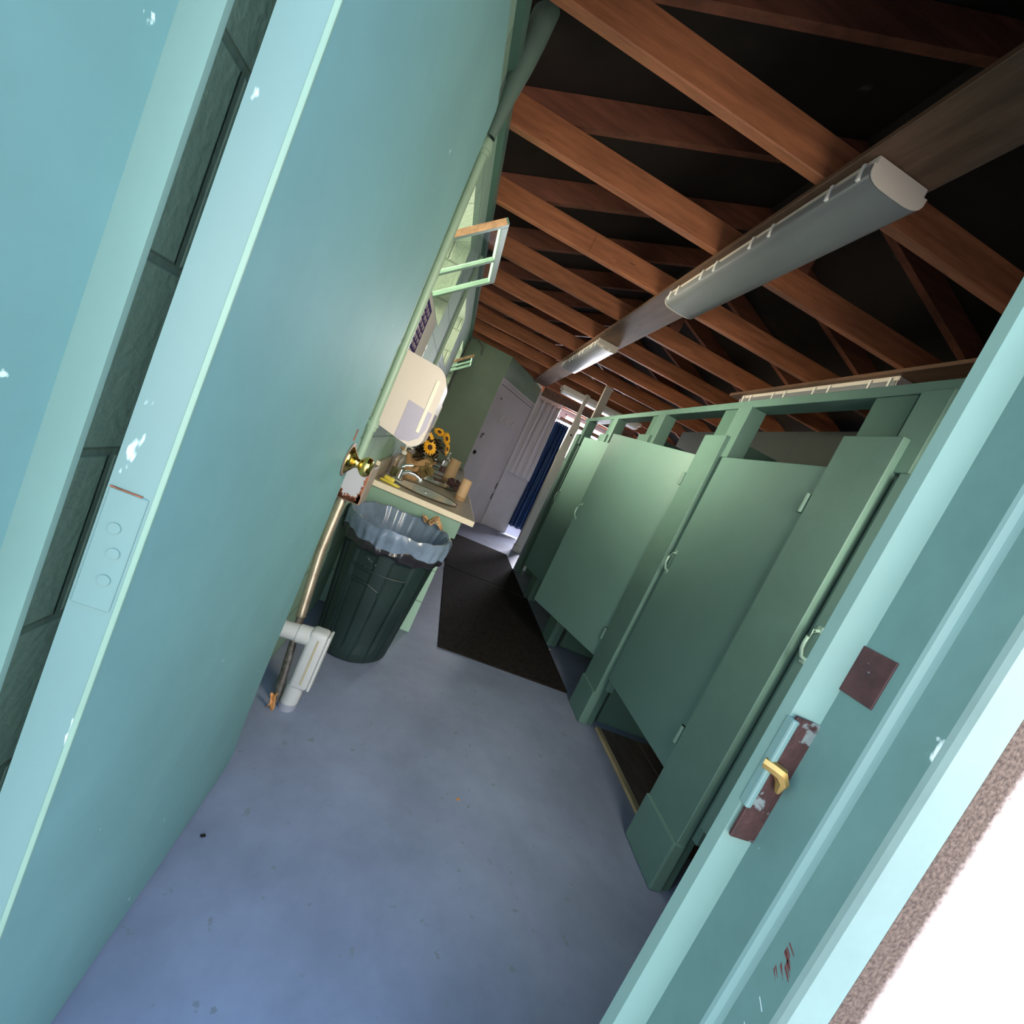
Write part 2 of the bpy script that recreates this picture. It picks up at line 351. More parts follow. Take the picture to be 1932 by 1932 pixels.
for k in range(9):
    z_ = .772 + k * .0046 + random.uniform(-.0012, .0012); a_ = .334 + random.random() * .010; b_ = a_ + random.uniform(.007, .016); _ch.prism([(.5566, a_, z_), (.5566, b_, z_ + .006), (.5566, b_ + .001, z_ + .006 + random.uniform(.003, .006)), (.5566, a_ + .002, z_ + random.uniform(.0015, .003))], (.002, 0, 0))
_ch.build('paint_scrape', mat('dark_red_primer', (.10, .022, .02), .6), _t5)
_ch = MB()
for k in range(3):
    z_ = (.69, .697, .735)[k]; _ch.prism([(.5567, .336 + .002 * k, z_), (.5567, .350 + .002 * k, z_ + .012), (.5567, .3505 + .002 * k, z_ + .0105), (.5567, .3365 + .002 * k, z_ - .001)], (.002, 0, 0))
_ch.build('pale_scratch', mat('pale_scratch_paint', (.42, .52, .53), .6), _t5)
struct('trim_6', MB().prism([(.5575, .33, 0), (.606, .33, 0), (.606, .3165, 0), (.597, .3125, 0), (.5585, .318, 0), (.5570, .324, 0)], (0, 0, ZH)), mat('mint_lit_architrave_paint', (.20, .30, .275), .42, mottle=.06, mscale=10))  # palest copy of the frame paint, colour carries the light on the outer face
# hinge-side frame: one paint, lit tone in front, darker tone for the shaded side
struct('trim_7', MB().prism([(-.291, .429, 0), (-.291, .436, 0), (-.405, .436, 0), (-.405, .429, 0)], (0, 0, ZH)), bpy.data.materials['mint_lit_frame_paint'])
struct('trim_8', MB().prism([(-.321, .429, 0), (-.405, .429, 0), (-.405, .315, 0), (-.323, .315, 0)], (0, 0, ZH)), m_mint)
struct('trim_9', MB().box((-.405, .33, ZH - .05), (.612, .425, ZH)), m_mint_plain)
struct('threshold', MB().box((-.405, .29, -.015), (.612, .45, .004), .003), m_floor)

# right block wall behind the stalls, shower bay, far wall
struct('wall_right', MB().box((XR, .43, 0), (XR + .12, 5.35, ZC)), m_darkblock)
struct('wall_shower_side', MB().box((4.1, .43, 0), (4.2, 8.2, 3.2)), m_whiteblock)
fw = MB(); wx0, wx1, wz0, wz1 = 1.72, 2.72, 1.68, 2.36
fw.box((-.4, YFAR, 0), (wx0, YFAR + .15, 3.2)); fw.box((wx1, YFAR, 0), (4.2, YFAR + .15, 3.2)); fw.box((wx0, YFAR, 0), (wx1, YFAR + .15, wz0)); fw.box((wx0, YFAR, wz1), (wx1, YFAR + .15, 3.2))
struct('wall_far', fw, m_whiteblock)
wf = MB()
for a, b in (((wx0, 8.21, wz0), (wx0 + .03, 8.25, wz1)), ((wx1 - .03, 8.21, wz0), (wx1, 8.25, wz1)), ((wx0, 8.21, wz0), (wx1, 8.25, wz0 + .03)), ((wx0, 8.21, wz1 - .03), (wx1, 8.25, wz1)), ((wx0, 8.215, 2.0), (wx1, 8.235, 2.02))): wf.box(a, b)
w4 = struct('window_4', wf, m_whitecur)
MB().box((wx0 + .02, 8.226, wz0 + .02), (wx1 - .02, 8.230, wz1 - .02)).build('pane', m_glass, w4)
m_closet = mat('olive_green_closet_paint', (.17, .24, .165), .45, mottle=.06, mscale=3)
struct('wall_closet', MB().box((XL, 6.0, 0), (.29, 6.08, ZC)), m_closet)
# diagonal closet wall with the steel door in it
CA, CB = Vector((.285, 6.0, 0)), Vector((.955, 7.03, 0)); cd = (CB - CA).normalized(); cn = Vector((cd.y, -cd.x, 0))
def dpt(u, z, off=0): p = CA + cd * u + cn * off; return Vector((p.x, p.y, z))
L = (CB - CA).length
def dbox(mb, u0, u1, z0, z1, o0, o1):
    return mb.prism([dpt(u0, z0, o0), dpt(u1, z0, o0), dpt(u1, z1, o0), dpt(u0, z1, o0)], cn * (o1 - o0))
struct('wall_diagonal', dbox(MB(), 0, L, 2.10, ZC, -.06, 0), m_closet)
struct('trim_10', dbox(dbox(dbox(MB(), 0, .03, 0, 2.10, -.06, .004), L - .03, L, 0, 2.10, -.06, .004), .03, L - .03, 2.065, 2.10, -.06, .004), m_steeldoor)
struct('wall_bay', MB().box((.95, 7.1, 0), (1.40, 7.2, 2.33)), m_white)
struct('wall_nib', MB().box((.95, 7.03, 0), (.99, 7.10, 2.33)), m_white)
struct('trim_11', MB().box((.97, 6.86, 2.25), (2.6, 6.90, ZC)), m_brownboard)                 # dark beam across the shower bay
struct('trim_12', MB().box((1.5, 7.4, 2.1), (3.2, 7.45, 2.16)), m_brownboard)

# roof: boards on both slopes above the trusses; left eave lengthened, unseen, to shade the windows
SL, RX = .40, 1.14
def roofz(x): return 2.53 + SL * (x + .32) if x <= RX else 2.53 + SL * (RX + .32) - SL * (x - RX)
rz = roofz(RX)
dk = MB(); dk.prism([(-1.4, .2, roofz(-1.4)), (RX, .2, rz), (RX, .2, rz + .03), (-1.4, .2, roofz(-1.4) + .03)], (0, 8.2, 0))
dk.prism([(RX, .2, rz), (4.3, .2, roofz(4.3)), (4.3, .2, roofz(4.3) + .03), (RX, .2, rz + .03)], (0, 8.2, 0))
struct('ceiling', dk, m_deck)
g_ = MB().prism([(-.62, .33, 2.38), (4.2, .33, 1.5), (4.2, .33, roofz(4.2)), (RX, .33, rz), (-.62, .33, roofz(-.62))], (0, .06, 0))
g_.bm.free()
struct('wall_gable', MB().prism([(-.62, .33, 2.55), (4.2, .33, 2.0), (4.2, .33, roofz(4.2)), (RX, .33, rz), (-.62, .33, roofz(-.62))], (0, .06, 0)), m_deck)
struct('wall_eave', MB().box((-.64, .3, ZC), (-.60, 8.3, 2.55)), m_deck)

# ================================================================== ROOF TRUSSES
TY = [.835, 1.42, 2.00, 2.60, 3.20, 3.80, 4.40, 5.0, 5.6, 6.2, 6.8, 7.4, 7.95]
for i, y in enumerate(TY):
    j = random.uniform(-.008, .008)
    t = thing('roof_truss', (XL, y, ZC), '%s bare wooden roof truss counting from the doorway' % ORD[i], 'roof truss', 'wooden roof trusses')
    mwood = m_wood
    MB().box((-.58, y, ZC + .001), (4.08, y + .04, ZC + .125), .004, seg=1).build('bottom_chord', mwood, t)
    z0 = 2.515 + .0
    MB().prism([(-.6, y + .001, roofz(-.6) - .004), (RX, y + .001, rz - .004), (RX, y + .001, rz - .125), (-.58, y + .001, roofz(-.58) - .125)], (0, .038, 0)).build('top_chord', m_wood_b, t)
    MB().prism([(RX, y + .001, rz - .004), (4.08, y + .001, roofz(4.08) - .004), (4.08, y + .001, roofz(4.08) - .125), (RX, y + .001, rz - .125)], (0, .038, 0)).build('top_chord', m_wood_b, t)
    if i % 2 == 0: MB().box((RX - .04, y + .002, ZC + .125), (RX + .04, y + .036, rz - .13)).build('king_post', m_wood_b, t)
    g = MB().box((.30 + j * 4, y - .006, ZC + .01), (.46 + j * 4, y - .001, ZC + .118))
    if i in (3,): g.build('splice_plate', m_wood, t)
    else: g.bm.free()

# brown boards under the trusses and the strip lights on them
def board(x0, x1, y0, y1, label):
    o = MB().box((x0, y0, ZC - .022), (x1, y1, ZC - .0005), .002, seg=1).build('ceiling_board', m_brownboard)
    tag(o, label, 'board', 'boards carrying the strip lights'); return o
board(.735, .955, .47, 6.75, 'long brown board under the trusses carrying the two strip lights')
board(1.87, 2.10, .47, 3.40, 'brown board under the trusses above the green stall header')
def strip_light(x0, x1, y0, y1, zt, zb, label, cut=False):
    t = thing('strip_light', ((x0 + x1) / 2, (y0 + y1) / 2, zt), label, 'ceiling light', 'unlit fluorescent strip lights')
    xc = (x0 + x1) / 2; h = (x1 - x0) / 2
    MB().box((xc - h * .93, y0, zt - .045), (xc + h * .93, y1, zt), .004, seg=1).build('housing', m_fix, t)
    # wraparound lens: rounded prismatic trough
    prof = []
    zt2 = zt - .03
    for k in range(13):
        a = math.pi * k / 12
        prof.append((xc - h * math.copysign(abs(math.cos(a)) ** .55, math.cos(a)), zt2 - (zt2 - zb) * (math.sin(a) ** .6)))
    pl = [(x, y0 + .004, z) for x, z in prof]
    if not cut:
        ln = MB().prism(pl, (0, y1 - y0 - .008, 0)).build('lens', m_lens, t, True)
    else:
        ln = MB().prism(pl, (0, (y1 - y0) * .55, 0)).build('lens', m_lens, t, True)
    for ye in (y0 - .004, y1):
        e = MB().prism([(x, ye, z) for x, z in prof], (0, .004, 0))
        e.build('end_plate', m_fix, t)
    for f in (.03, .12, .33, .42, .62, .71, .9, .97):
        yy = y0 + (y1 - y0) * f
        MB().box((x0 - .004, yy - .006, zt - .06), (x0 + .006, yy + .006, zt - .012), .002, seg=1).build('lens_clip', m_clip, t)
    return t
strip_light(.752, .952, 1.235, 2.46, ZC - .022, 2.285, 'long unlit strip light with a grey wraparound lens, nearest the doorway')
L2 = strip_light(.752, .935, 3.66, 4.90, ZC - .022, 2.300, 'smaller looking strip light with cream end plate further along the brown board')
# cream end of the far light with its two lamp pins
MB().box((.752, 3.645, 2.318), (.935, 3.655, ZC - .024), .002, seg=1).build('end_cap', m_fix, L2)
for x in (.81, .875): MB().cyl((x, 3.648, 2.312), (x, 3.654, 2.312), .011).build('lamp_pin', m_clip, L2)
strip_light(1.89, 2.08, 2.02, 3.26, ZC - .022, 2.29, 'cream strip light half hidden above the green stall header')
# white light in the shower bay
tS = thing('strip_light', (1.7, 6.12, ZC), 'white strip light across the shower bay in front of the bright window', 'ceiling light', 'unlit fluorescent strip lights')
MB().box((1.08, 6.06, ZC - .05), (2.34, 6.24, ZC), .004, seg=1).build('housing', m_fix, tS)
MB().box((1.10, 6.07, ZC - .10), (2.32, 6.23, ZC - .048), .018).build('lens', mat('white_acrylic_lens', (.80, .79, .80), .3), tS)

# ================================================================== OPEN ENTRY DOOR
XD = -.217
d1 = thing('door_1', (XD, .43, 0), 'mint green steel entry door standing open against the left wall', 'door'); d1['kind'] = 'structure'
def rcorner(cy, cz, r, a0, a1, n=6): return [(XD, cy + r * math.cos(math.radians(a0 + (a1 - a0) * k / n)), cz + r * math.sin(math.radians(a0 + (a1 - a0) * k / n))) for k in range(n + 1)]
MB().prism([(XD, .4295, .008)] + [(XD, 1.16, .008), (XD, 1.215, .010), (XD, 1.235, .03), (XD, 1.238, .06), (XD, 1.222, .15), (XD, 1.21, .3)] + [(XD, 1.205, .8), (XD, 1.20, 1.2), (XD, 1.20, 1.7), (XD, 1.208, 1.88), (XD, 1.205, 1.912), (XD, 1.19, 1.916), (XD, .4295, 1.916)], (-.0405, 0, 0)).build('door_leaf', m_mint, d1)
# raised hinge edge strip (lighter, chipped) and folded seam beside it
ed = MB().box((XD - .0415, .4275, .01), (XD + .0006, .4293, 1.914)).build('hinge_edge', m_chip, d1)
MB().box((XD - .004, .4268, .01), (XD + .0012, .4300, 1.914), .0008, seg=1).build('edge_seam', m_mint_plain, ed)
hg = MB().box((XD - .0390, .4258, .885), (XD - .0065, .4278, 1.00), .001, seg=1).build('hinge_leaf', m_chip, d1)
for z in (.965, .942, .915): MB().cyl((XD - .024 + .006 * (z < .95), .4262, z), (XD - .024 + .006 * (z < .95), .4245, z), .0052).build('screw', m_chip, hg)
MB().box((XD - .039, .4255, 1.0), (XD - .012, .4275, 1.0012)).build('rust_line', m_rust, hg)
# brass knob with rosette
ky, kz = 1.150, .997
Mk = Matrix.Translation((XD, ky, kz)) @ Matrix.Rotation(math.pi / 2, 4, 'Y')
MB().lathe([(0, .0005), (.044, .0005), (.045, .002), (.043, .0035), (.0, .0035)], Mk).build('rosette_rim', m_tarnish, d1, True)
kb = MB().lathe([(0, .003), (.036, .003), (.035, .006), (.026, .013), (.017, .019), (.0125, .024), (.0120, .029), (.015, .033), (.0215, .0375), (.0262, .044), (.0265, .051), (.024, .057), (.017, .0615), (.008, .063), (0, .063)], Mk).build('door_knob', m_brass, d1, True)
MB().box((XD - .001, 1.119, 1.048), (XD + .0012, 1.131, 1.078)).build('paint_scrape', m_rust, d1)

# latch strike on the right frame and rust patches
ls = thing('strike_plate', (.515, .43, .96), 'rusty brown strike plate with a brass tongue on the right door frame', 'strike plate')
MB().box((.502, .4235, .862), (.538, .4285, 1.035), .001, seg=1).build('plate', mat('rusty_maroon_plate', (.042, .016, .014), .65, mottle=.35, mscale=40, spots=[((.15, .18, .17), 30, .61)], bump=.3), ls)
MB().box((.498, .422, .905), (.507, .436, 1.030), .0025).build('lip', m_chip, ls)
MB().tube([(.5, .430, .965), (.505, .421, .966), (.513, .418, .964), (.519, .416, .955), (.521, .417, .94)], [.008, .008, .009, .008, .003], 8).build('tongue', m_brassdull, ls, True)
tag(MB().box((.5345, .385, 1.085), (.5372, .4262, 1.145), .0005, seg=1).build('deadbolt_plate', mat('rust_patch', (.045, .018, .018), .6, mottle=.35, mscale=30, spots=[((.22, .25, .27), 40, .66)]), None), 'dark maroon blank plate with screws set in the right door frame', 'plate')

# ================================================================== LEFT WALL FITTINGS
for i, (a, b) in enumerate([wins[0], wins[2]]):
    ya, yb = a + .02, b - .01; th = math.radians(50); Ls = .42; tk = .026
    sa = thing('hopper_window_sash', (XL, (ya + yb) / 2, ZS + .015), ['large green two pane hopper window sash tilted into the room above the notice', 'far hopper window sash tilted in beside the closet wall'][i], 'window', 'hopper window sashes')
    M = Matrix.Translation((-.47, 0, 1.757)) @ Matrix.Rotation(th, 4, 'Y')
    def sb(x0, y0, z0, x1, y1, z1): return MB().box((x0, y0, z0), (x1, y1, z1), .003, M, seg=1)
    st = .034
    sb(0, ya, 0, tk, ya + .03, Ls).build('stile', m_mint_plain, sa); sb(0, yb - .03, 0, tk, yb, Ls).build('stile', m_mint_plain, sa)
    bare = sb(.002, ya - .003, .01, tk + .001, ya + .0005, Ls - .01).build('bare_wood_edge', m_rawsash, sa)
    sb(0, ya + .03, Ls - st, tk, yb - .03, Ls).build('top_rail', m_mint_plain, sa)
    sb(0, ya + .03, 0, tk, yb - .03, st).build('bottom_rail', m_mint_plain, sa)
    ym = ya + (yb - ya) * .54
    sb(.004, ym - .012, st, tk - .002, ym + .012, Ls - st).build('muntin', m_mint_plain, sa)
    sb(.014, ya + .031, st + .001, .017, ym - .013, Ls - st - .001).build('pane', m_glass, sa)
    sb(.014, ym + .013, st + .001, .017, yb - .031, Ls - st - .001).build('pane', m_glass, sa)

def conduit(name, pts, r, material, label, cat, coup=(), n=12, extra=None):
    t = thing(name, pts[0], label, cat)
    MB().tube(pts, r, n).build('pipe', material, t, True)
    for c, ax in coup:
        c = Vector(c); ax = Vector(ax)
        m_ = MB().cyl(c - ax * .022, c + ax * .022, r * 1.28, n=14); m_.cyl(c - ax * .006, c + ax * .006, r * 1.5, n=14)
        m_.build('coupling', material, t, True)
    return t
pv = conduit('vertical_pipe', [(-.29, 1.72, .90), (-.291, 1.712, 1.5), (-.291, 1.70, 2.12)], .0155, m_pipe, 'pale green painted vertical pipe beside the free edge of the open door', 'pipe', [((-.29, 1.72, 1.068), (0, 0, 1)), ((-.291, 1.703, 2.09), (0, 0, 1))])
for z in (1.062, 2.10): MB().box((-.318, 1.705, z), (-.288, 1.738, z + .016), .002, seg=1).build('strap', m_pipe, pv)
fp = thing('vent_pipe', (-.288, 1.69, 2.13), 'dark green fat pipe flaring up into the roof above the open door', 'pipe')
MB().lathe([(.0155, 0), (.016, .02), (.020, .09), (.028, .17), (.036, .25), (.041, .33), (.042, .42), (.042, .9)], Matrix.Translation((-.288, 1.69, 2.125)) @ Matrix.Rotation(math.radians(1.5), 4, 'Y')).build('pipe', m_fatpipe, fp, True)
conduit('wall_conduit', [(-.305, 3.15, 1.10), (-.305, 3.15, 1.7), (-.305, 3.17, 2.3)], .0125, m_pipe, 'thin olive conduit running up the wall between the first two windows', 'conduit')
conduit('wall_cable', [(-.30, 5.85, 1.6), (-.30, 5.86, 2.1), (-.30, 5.9, 2.34), (-.22, 5.93, 2.375), (-.12, 5.96, 2.32), (-.10, 5.985, 2.22)], .009, m_cable, 'grey cable looping under the trusses above the green closet wall', 'cable')

# notice under the first window
po = thing('wall_notice', (XL, 2.15, 1.5), 'white laminated notice with a purple printed block taped under the first window', 'notice')
MB().box((XL, 1.80, 1.385), (XL + .003, 2.47, 1.648)).build('sheet', m_poster, po)
pb = MB().box((XL + .003, 1.82, 1.415), (XL + .0042, 2.165, 1.625)).build('printed_block', m_purple, po)
tx = MB()
for c in range(5):
    y0 = 1.835 + c * .064
    for r in range(6):
        z = 1.605 - r * .031; wdt = .044 + .008 * math.sin(c * 3 + r * 5)
        tx.box((XL + .0042, y0, z - .012), (XL + .0048, y0 + wdt, z - .001)); tx.box((XL + .0042, y0, z - .02), (XL + .0048, y0 + wdt * .8, z - .015))
tx.build('print_lines', m_print, pb)
tp = MB(); tp.box((XL + .003, 2.455, 1.50), (XL + .0045, 2.485, 1.525)); tp.box((XL + .003, 2.46, 1.395), (XL + .0045, 2.475, 1.49)); tp.build('tape', m_clip, po)

def dispenser(y0, y1, z0, z1, dx, body, label, big):
    t = thing('towel_dispenser' if big else 'soap_dispenser', (XL, (y0 + y1) / 2, z0), label, 'dispenser', 'wall dispensers')
    h = z1 - z0; x0 = XL; r1 = .055 * h / .33
    # side profile in x-z with generous rounded front corners, extruded along y, then bevelled
    prof = []
    def arc(cx, cz, r, a0, a1, n=8):
        for k in range(n + 1):
            a = math.radians(a0 + (a1 - a0) * k / n); prof.append((cx + r * math.cos(a), cz + r * math.sin(a)))
    prof.append((x0, z0 + .025)); arc(x0 + .03, z0 + .03, .03, 210, 245, 4)
    arc(x0 + dx - r1, z0 + r1 * .95 - .028, r1, 275, 360); arc(x0 + dx - r1 * 1.35, z1 - r1 * 1.35 - .005, r1 * 1.35, 0, 80); arc(x0 + .03, z1 - .012, .014, 90, 150, 4); prof.append((x0, z1 - .02))
    mb = MB().prism([(x, y0, z) for x, z in prof], (0, y1 - y0, 0))
    fs = [f for f in mb.bm.faces if abs(f.normal.y) > .9]; es = list({e for f in fs for e in f.edges})
    bmesh.ops.bevel(mb.bm, geom=es, offset=.02 * h / .33, segments=4, affect='EDGES', profile=.5)
    b = mb.build('body', body, t, True)
    if big:
        zc = z0 + h * .42; xw = x0 + dx * .47
        w_ = MB()
        pw = [(x0 + dx * .47, z0 - .014), (x0 + dx * .47, zc + .01), (x0 + dx * .97, zc - .005), (x0 + dx * .97, z0 + .06), (x0 + dx * .90, z0 + .015), (x0 + dx * .76, z0 - .012), (x0 + dx * .6, z0 - .02)]
        w_.prism([(x, y0 - .0015, z) for x, z in pw], (0, .002, 0)); w_.build('side_window', m_window_pl, t)
        MB().box((x0 + dx + -.002, y0 + .03, z0 + .05), (x0 + dx + .0012, y1 - .03, zc)).build('front_window', m_window_pl, t)
        MB().box((x0 + dx * .80, y0 - .003, z0 + .035), (x0 + dx * .87, y0 + .001, z1 - .055), .0012, seg=1).build('highlight_strip', mat('painted_cream_highlight', (.72, .68, .56), .2), t)  # pale strip standing in for the highlight down the dispenser side
        MB().lathe([(.0, 0), (.012, 0), (.009, -.016), (.005, -.022), (0, -.022)], Matrix.Translation((x0 + dx * .52, (y0 + y1) / 2 - .05, z0 - .008))).build('tear_latch', m_white_pl, t, True)
        MB().box((x0, y0 + .002, z0 + .02), (x0 + .022, y0 + .006, z1 - .03), .001, seg=1).build('back_plate', m_white_pl, t)
    else:
        MB().box((x0 + dx * .35, y0 + .01, z0 - .03), (x0 + dx * .85, y1 - .01, z0 + .01), .008).build('push_bar', body, t)
dispenser(1.85, 2.12, 1.07, 1.385, .213, m_white_pl, 'large off white paper towel dispenser with a lavender window, nearest the door', True)
dispenser(3.58, 3.74, 1.13, 1.36, .14, m_cream_pl, 'yellowed cream soap dispenser on the wall behind the large towel dispenser', False)

# rusty switch box and its conduit
sbx = thing('switch_box', (XL, 1.75, .76), 'grey painted electrical switch box with rusty edges below the door knob', 'electrical box')
MB().box((XL, 1.70, .765), (-.222, 1.83, .920), .003).build('box', m_boxside, sbx)
MB().box((XL + .002, 1.6965, .771), (-.226, 1.7005, .916), .0015, seg=1).build('painted_cover', m_box, sbx)
rs = MB(); random.seed(3)
for k in range(26):
    u = k / 25
    xx = XL + .012 + u * .078; hh = .010 + .016 * random.random() + (.018 if u < .12 or u > .9 else 0)
    rs.box((xx, 1.6955, .770), (xx + .0055, 1.6968, .770 + hh))
for k in range(22):
    zz = .772 + k * .0062; hh = .004 + .008 * random.random() * (1.6 if k < 7 else 1)
    rs.box((-.2265 - hh, 1.6955, zz), (-.2262, 1.6968, zz + .0062))
rs.build('rust_crust', m_rust, sbx)
MB().box((-.2225, 1.70, .80), (-.2205, 1.825, .915), .001, seg=1).build('lid', m_boxside, sbx)
MB().tube([(-.292, 1.74, .765), (-.285, 1.70, .55), (-.252, 1.645, .30)], .0185, 12).build('steel_conduit', m_emt, sbx, True)
MB().tube([(-.252, 1.645, .30), (-.228, 1.60, .15), (-.205, 1.565, .0)], .015, 12).build('dirty_conduit', m_emt2, sbx, True)

lb = thing('conduit_elbow', (-.16, 1.55, 0), 'grey plastic conduit elbow standing on the floor beside the green bin', 'conduit fitting')
MB().cyl((-.162, 1.553, 0), (-.160, 1.553, .10), .031, n=20).build('floor_pipe', m_pvc, lb, True)
MB().lathe([(.0318, .0), (.0322, .014), (.0318, .028)], Matrix.Translation((-.162, 1.553, .0)), 20).build('primer_stain', m_pvcgrey, lb, True)
b_ = MB(); b_.box((-.185, 1.522, .092), (-.118, 1.588, .325), .016, seg=3); b_.build('elbow_body', m_pvc, lb, True)
MB().box((-.119, 1.526, .098), (-.109, 1.584, .321), .003).build('cover', mat('grey_pvc_light', (.56, .56, .53), .4), lb)
MB().cyl((-.32, 1.553, .282), (-.176, 1.553, .290), .030, n=20).build('wall_pipe', m_pvc, lb, True)
MB().cyl((-.222, 1.553, .2875), (-.180, 1.553, .290), .0335, n=20).build('collar', m_pvc, lb, True)
MB().box((-.149, 1.5205, .12), (-.142, 1.5225, .30)).build('drip_stain', mat('tan_drip_stain', (.42, .36, .22), .5), lb)
lf = MB().grid([[Vector((-.222 + .022 * u + .006 * math.sin(6 * v), 1.512 + .01 * v + .006 * math.sin(4 * u), .004 + .055 * v + .010 * math.sin(5 * u + 3 * v))) for u in (0, .35, .7, 1)] for v in (0, .25, .5, .75, 1)])
tag(lf.build('dry_leaf', m_leafbr, None, True, .0012), 'curled dry orange leaf on the floor at the foot of the rusty conduit', 'leaf')

# ================================================================== SINK COUNTER
ct = thing('sink_counter', (XL, 2.43, 0), 'long sink counter with cream front edge on a pale green block support', 'counter')
top = MB().box((XL + .001, 2.43, .728), (.296, 5.995, .7605), .002, seg=1).build('worktop', m_counter, ct)
MB().box((XL + .001, 2.4275, .7275), (.298, 2.4315, .7595), .001, seg=1).build('cream_edge', m_cream, ct)
MB().box((.2955, 2.4315, .7275), (.2985, 5.99, .7595), .001, seg=1).build('cream_edge', m_cream, ct)
MB().box((XL + .001, 2.45, .62), (.232, 2.475, .728)).build('apron', m_mint_plain, ct)
MB().box((.20, 2.475, .62), (.225, 5.99, .728)).build('apron', m_mint_plain, ct)
MB().box((XL + .001, 2.452, .001), (.212, 2.56, .62)).build('block_support', block_mat('pale_green_block_support', (.36, .56, .44), width=.8, row=.2, depth=.4), ct)
MB().box((XL + .001, 4.4, .001), (.18, 4.5, .62)).build('block_support', m_block, ct)
bs = thing('counter_backsplash', (XL, 2.43, .761), 'low beige backsplash with a cream end along the wall behind the sinks', 'backsplash')
MB().box((XL + .001, 2.43, .7612), (XL + .02, 5.99, .86), .001, seg=1).build('board', m_counter, bs)
MB().box((XL + .001, 2.427, .835), (XL + .022, 2.4315, .862), .001, seg=1).build('cream_end', m_cream, bs)
for i, y in enumerate((2.72, 3.43, 4.14, 4.85)):
    lab = ['nearest oval sink, with the chrome faucet in full view', 'second oval sink from the doorway, behind the nearest sink', 'third oval sink from the doorway, just beyond the fatter cardboard tube', 'farthest of the four oval sinks, beyond the red brown soap bottle'][i]
    t = thing('wash_basin', (-.02, y, .76), lab, 'sink', 'oval sinks in the counter')
    Mx = Matrix.Translation((-.02, y, .7605))
    MB().lathe([(.215, 0), (.217, .005), (.208, .007), (.204, .004)], Mx, 36, 1, .86).build('rim_ring', m_ring, t, True)
    MB().lathe([(.205, .003), (.198, .0045), (.19, .004), (.175, .0030), (.15, .0022), (.10, .0016), (.03, .0012), (.02, .001), (0.0005, .001)], Mx, 36, 1, .86).build('basin', m_porc, t, True)
    f = thing('sink_faucet', (-.205, y, .762), ['shiny chrome faucet on the nearest sink', 'chrome faucet on the second sink, half hidden by the paper wrap', 'chrome faucet on the third sink', 'chrome faucet on the farthest sink'][i], 'faucet', 'chrome faucets')
    MB().box((-.235, y - .055, .764), (-.175, y + .055, .780), .008).build('base', m_chrome, f, True)
    MB().cyl((-.205, y, .776), (-.203, y, .835), .020, .017, n=18).build('body', m_chrome, f, True)
    MB().tube([(-.20, y, .812), (-.165, y, .835), (-.12, y, .838), (-.085, y, .825), (-.075, y, .806)], [.014, .014, .013, .012, .011], 12).build('spout', m_chrome, f, True)
    MB().tube([(-.206, y, .835), (-.207, y, .85), (-.19, y, .868), (-.15, y, .885)], [.018, .016, .010, .007], 10).build('lever', m_chrome, f, True)
    MB().cyl((-.02, y, .7615), (-.02, y, .7628), .018, n=16).build('drain', m_chrome, t, True)

# ================================================================== GREEN BIN
BX, BY = -.055, 2.125
bn = thing('trash_bin', (BX, BY, 0), 'large dark green ribbed plastic trash bin lined with a bag, standing by the sink counter', 'trash bin')
def bin_r(z): return .176 + (.232 - .176) * z / .645
rows = []
NB = 96
for z in [0, .012, .05, .10, .16, .24, .34, .44, .50, .53, .545, .60, .635, .645]:
    r = bin_r(z); row = []
    for k in range(NB + 1):
        a = 2 * math.pi * k / NB
        u = (a / (2 * math.pi) * 8) % 1
        dent = 0
        if .05 < z < .535: dent = -.007 * max(0, min(1, (abs(u - .5) < .30) * 1.0))
        if z < .012: dent = -.012
        row.append(Vector((BX + (r + dent) * math.cos(a), BY + (r + dent) * math.sin(a), z)))
    rows.append(row)
mb = MB().grid(rows); bmesh.ops.remove_doubles(mb.bm, verts=mb.bm.verts, dist=1e-5)
mb.bm.faces.new([v for v in sorted([v for v in mb.bm.verts if abs(v.co.z) < 1e-6], key=lambda v: math.atan2(v.co.y - BY, v.co.x - BX))])
body = mb.build('body', m_bin, bn)
# raised panels moulded on the visible side
def binpt(a, z, off=0): r = bin_r(z) + off; return Vector((BX + r * math.cos(a), BY + r * math.sin(a), z))
def binline(pts, r=.0032):
    mb = MB()
    for (a0, z0), (a1, z1) in zip(pts[:-1], pts[1:]):
        mb.tube([binpt(a0 + (a1 - a0) * k / 8, z0 + (z1 - z0) * k / 8, -.0005) for k in range(9)], r, 6)
    return mb
D = math.radians
binline([(D(238), .02), (D(238), .40), (D(262), .40), (D(276), .38), (D(280), .34), (D(276), .02)]).build('panel_moulding', m_bin, bn, True)
binline([(D(300), .02), (D(304), .46), (D(232), .46), (D(228), .30)]).build('panel_moulding', m_bin, bn, True)
binline([(D(322), .03), (D(324), .53)], .005).build('rib', m_bin, bn, True)
binline([(D(212), .03), (D(212), .53)], .005).build('rib', m_bin, bn, True)
random.seed(5)
wm = MB()
for a, z, s in ((252, .515, .012), (254, .512, .009), (256, .508, .010), (250, .517, .006), (245, .475, .004), (251, .472, .007), (236, .45, .004), (262, .50, .010)):
    wm.prism([binpt(D(a) + dx * .06, z + dz, .0006) for dx, dz in ((-s * 3, -s * .35), (s * 3, -s * .5), (s * 2.2, s * .45), (-s * 2.5, s * .4))], (0, -.0006, 0))
wm.build('white_wear_mark', mat('white_wear_mark', (.62, .66, .64), .6), bn)
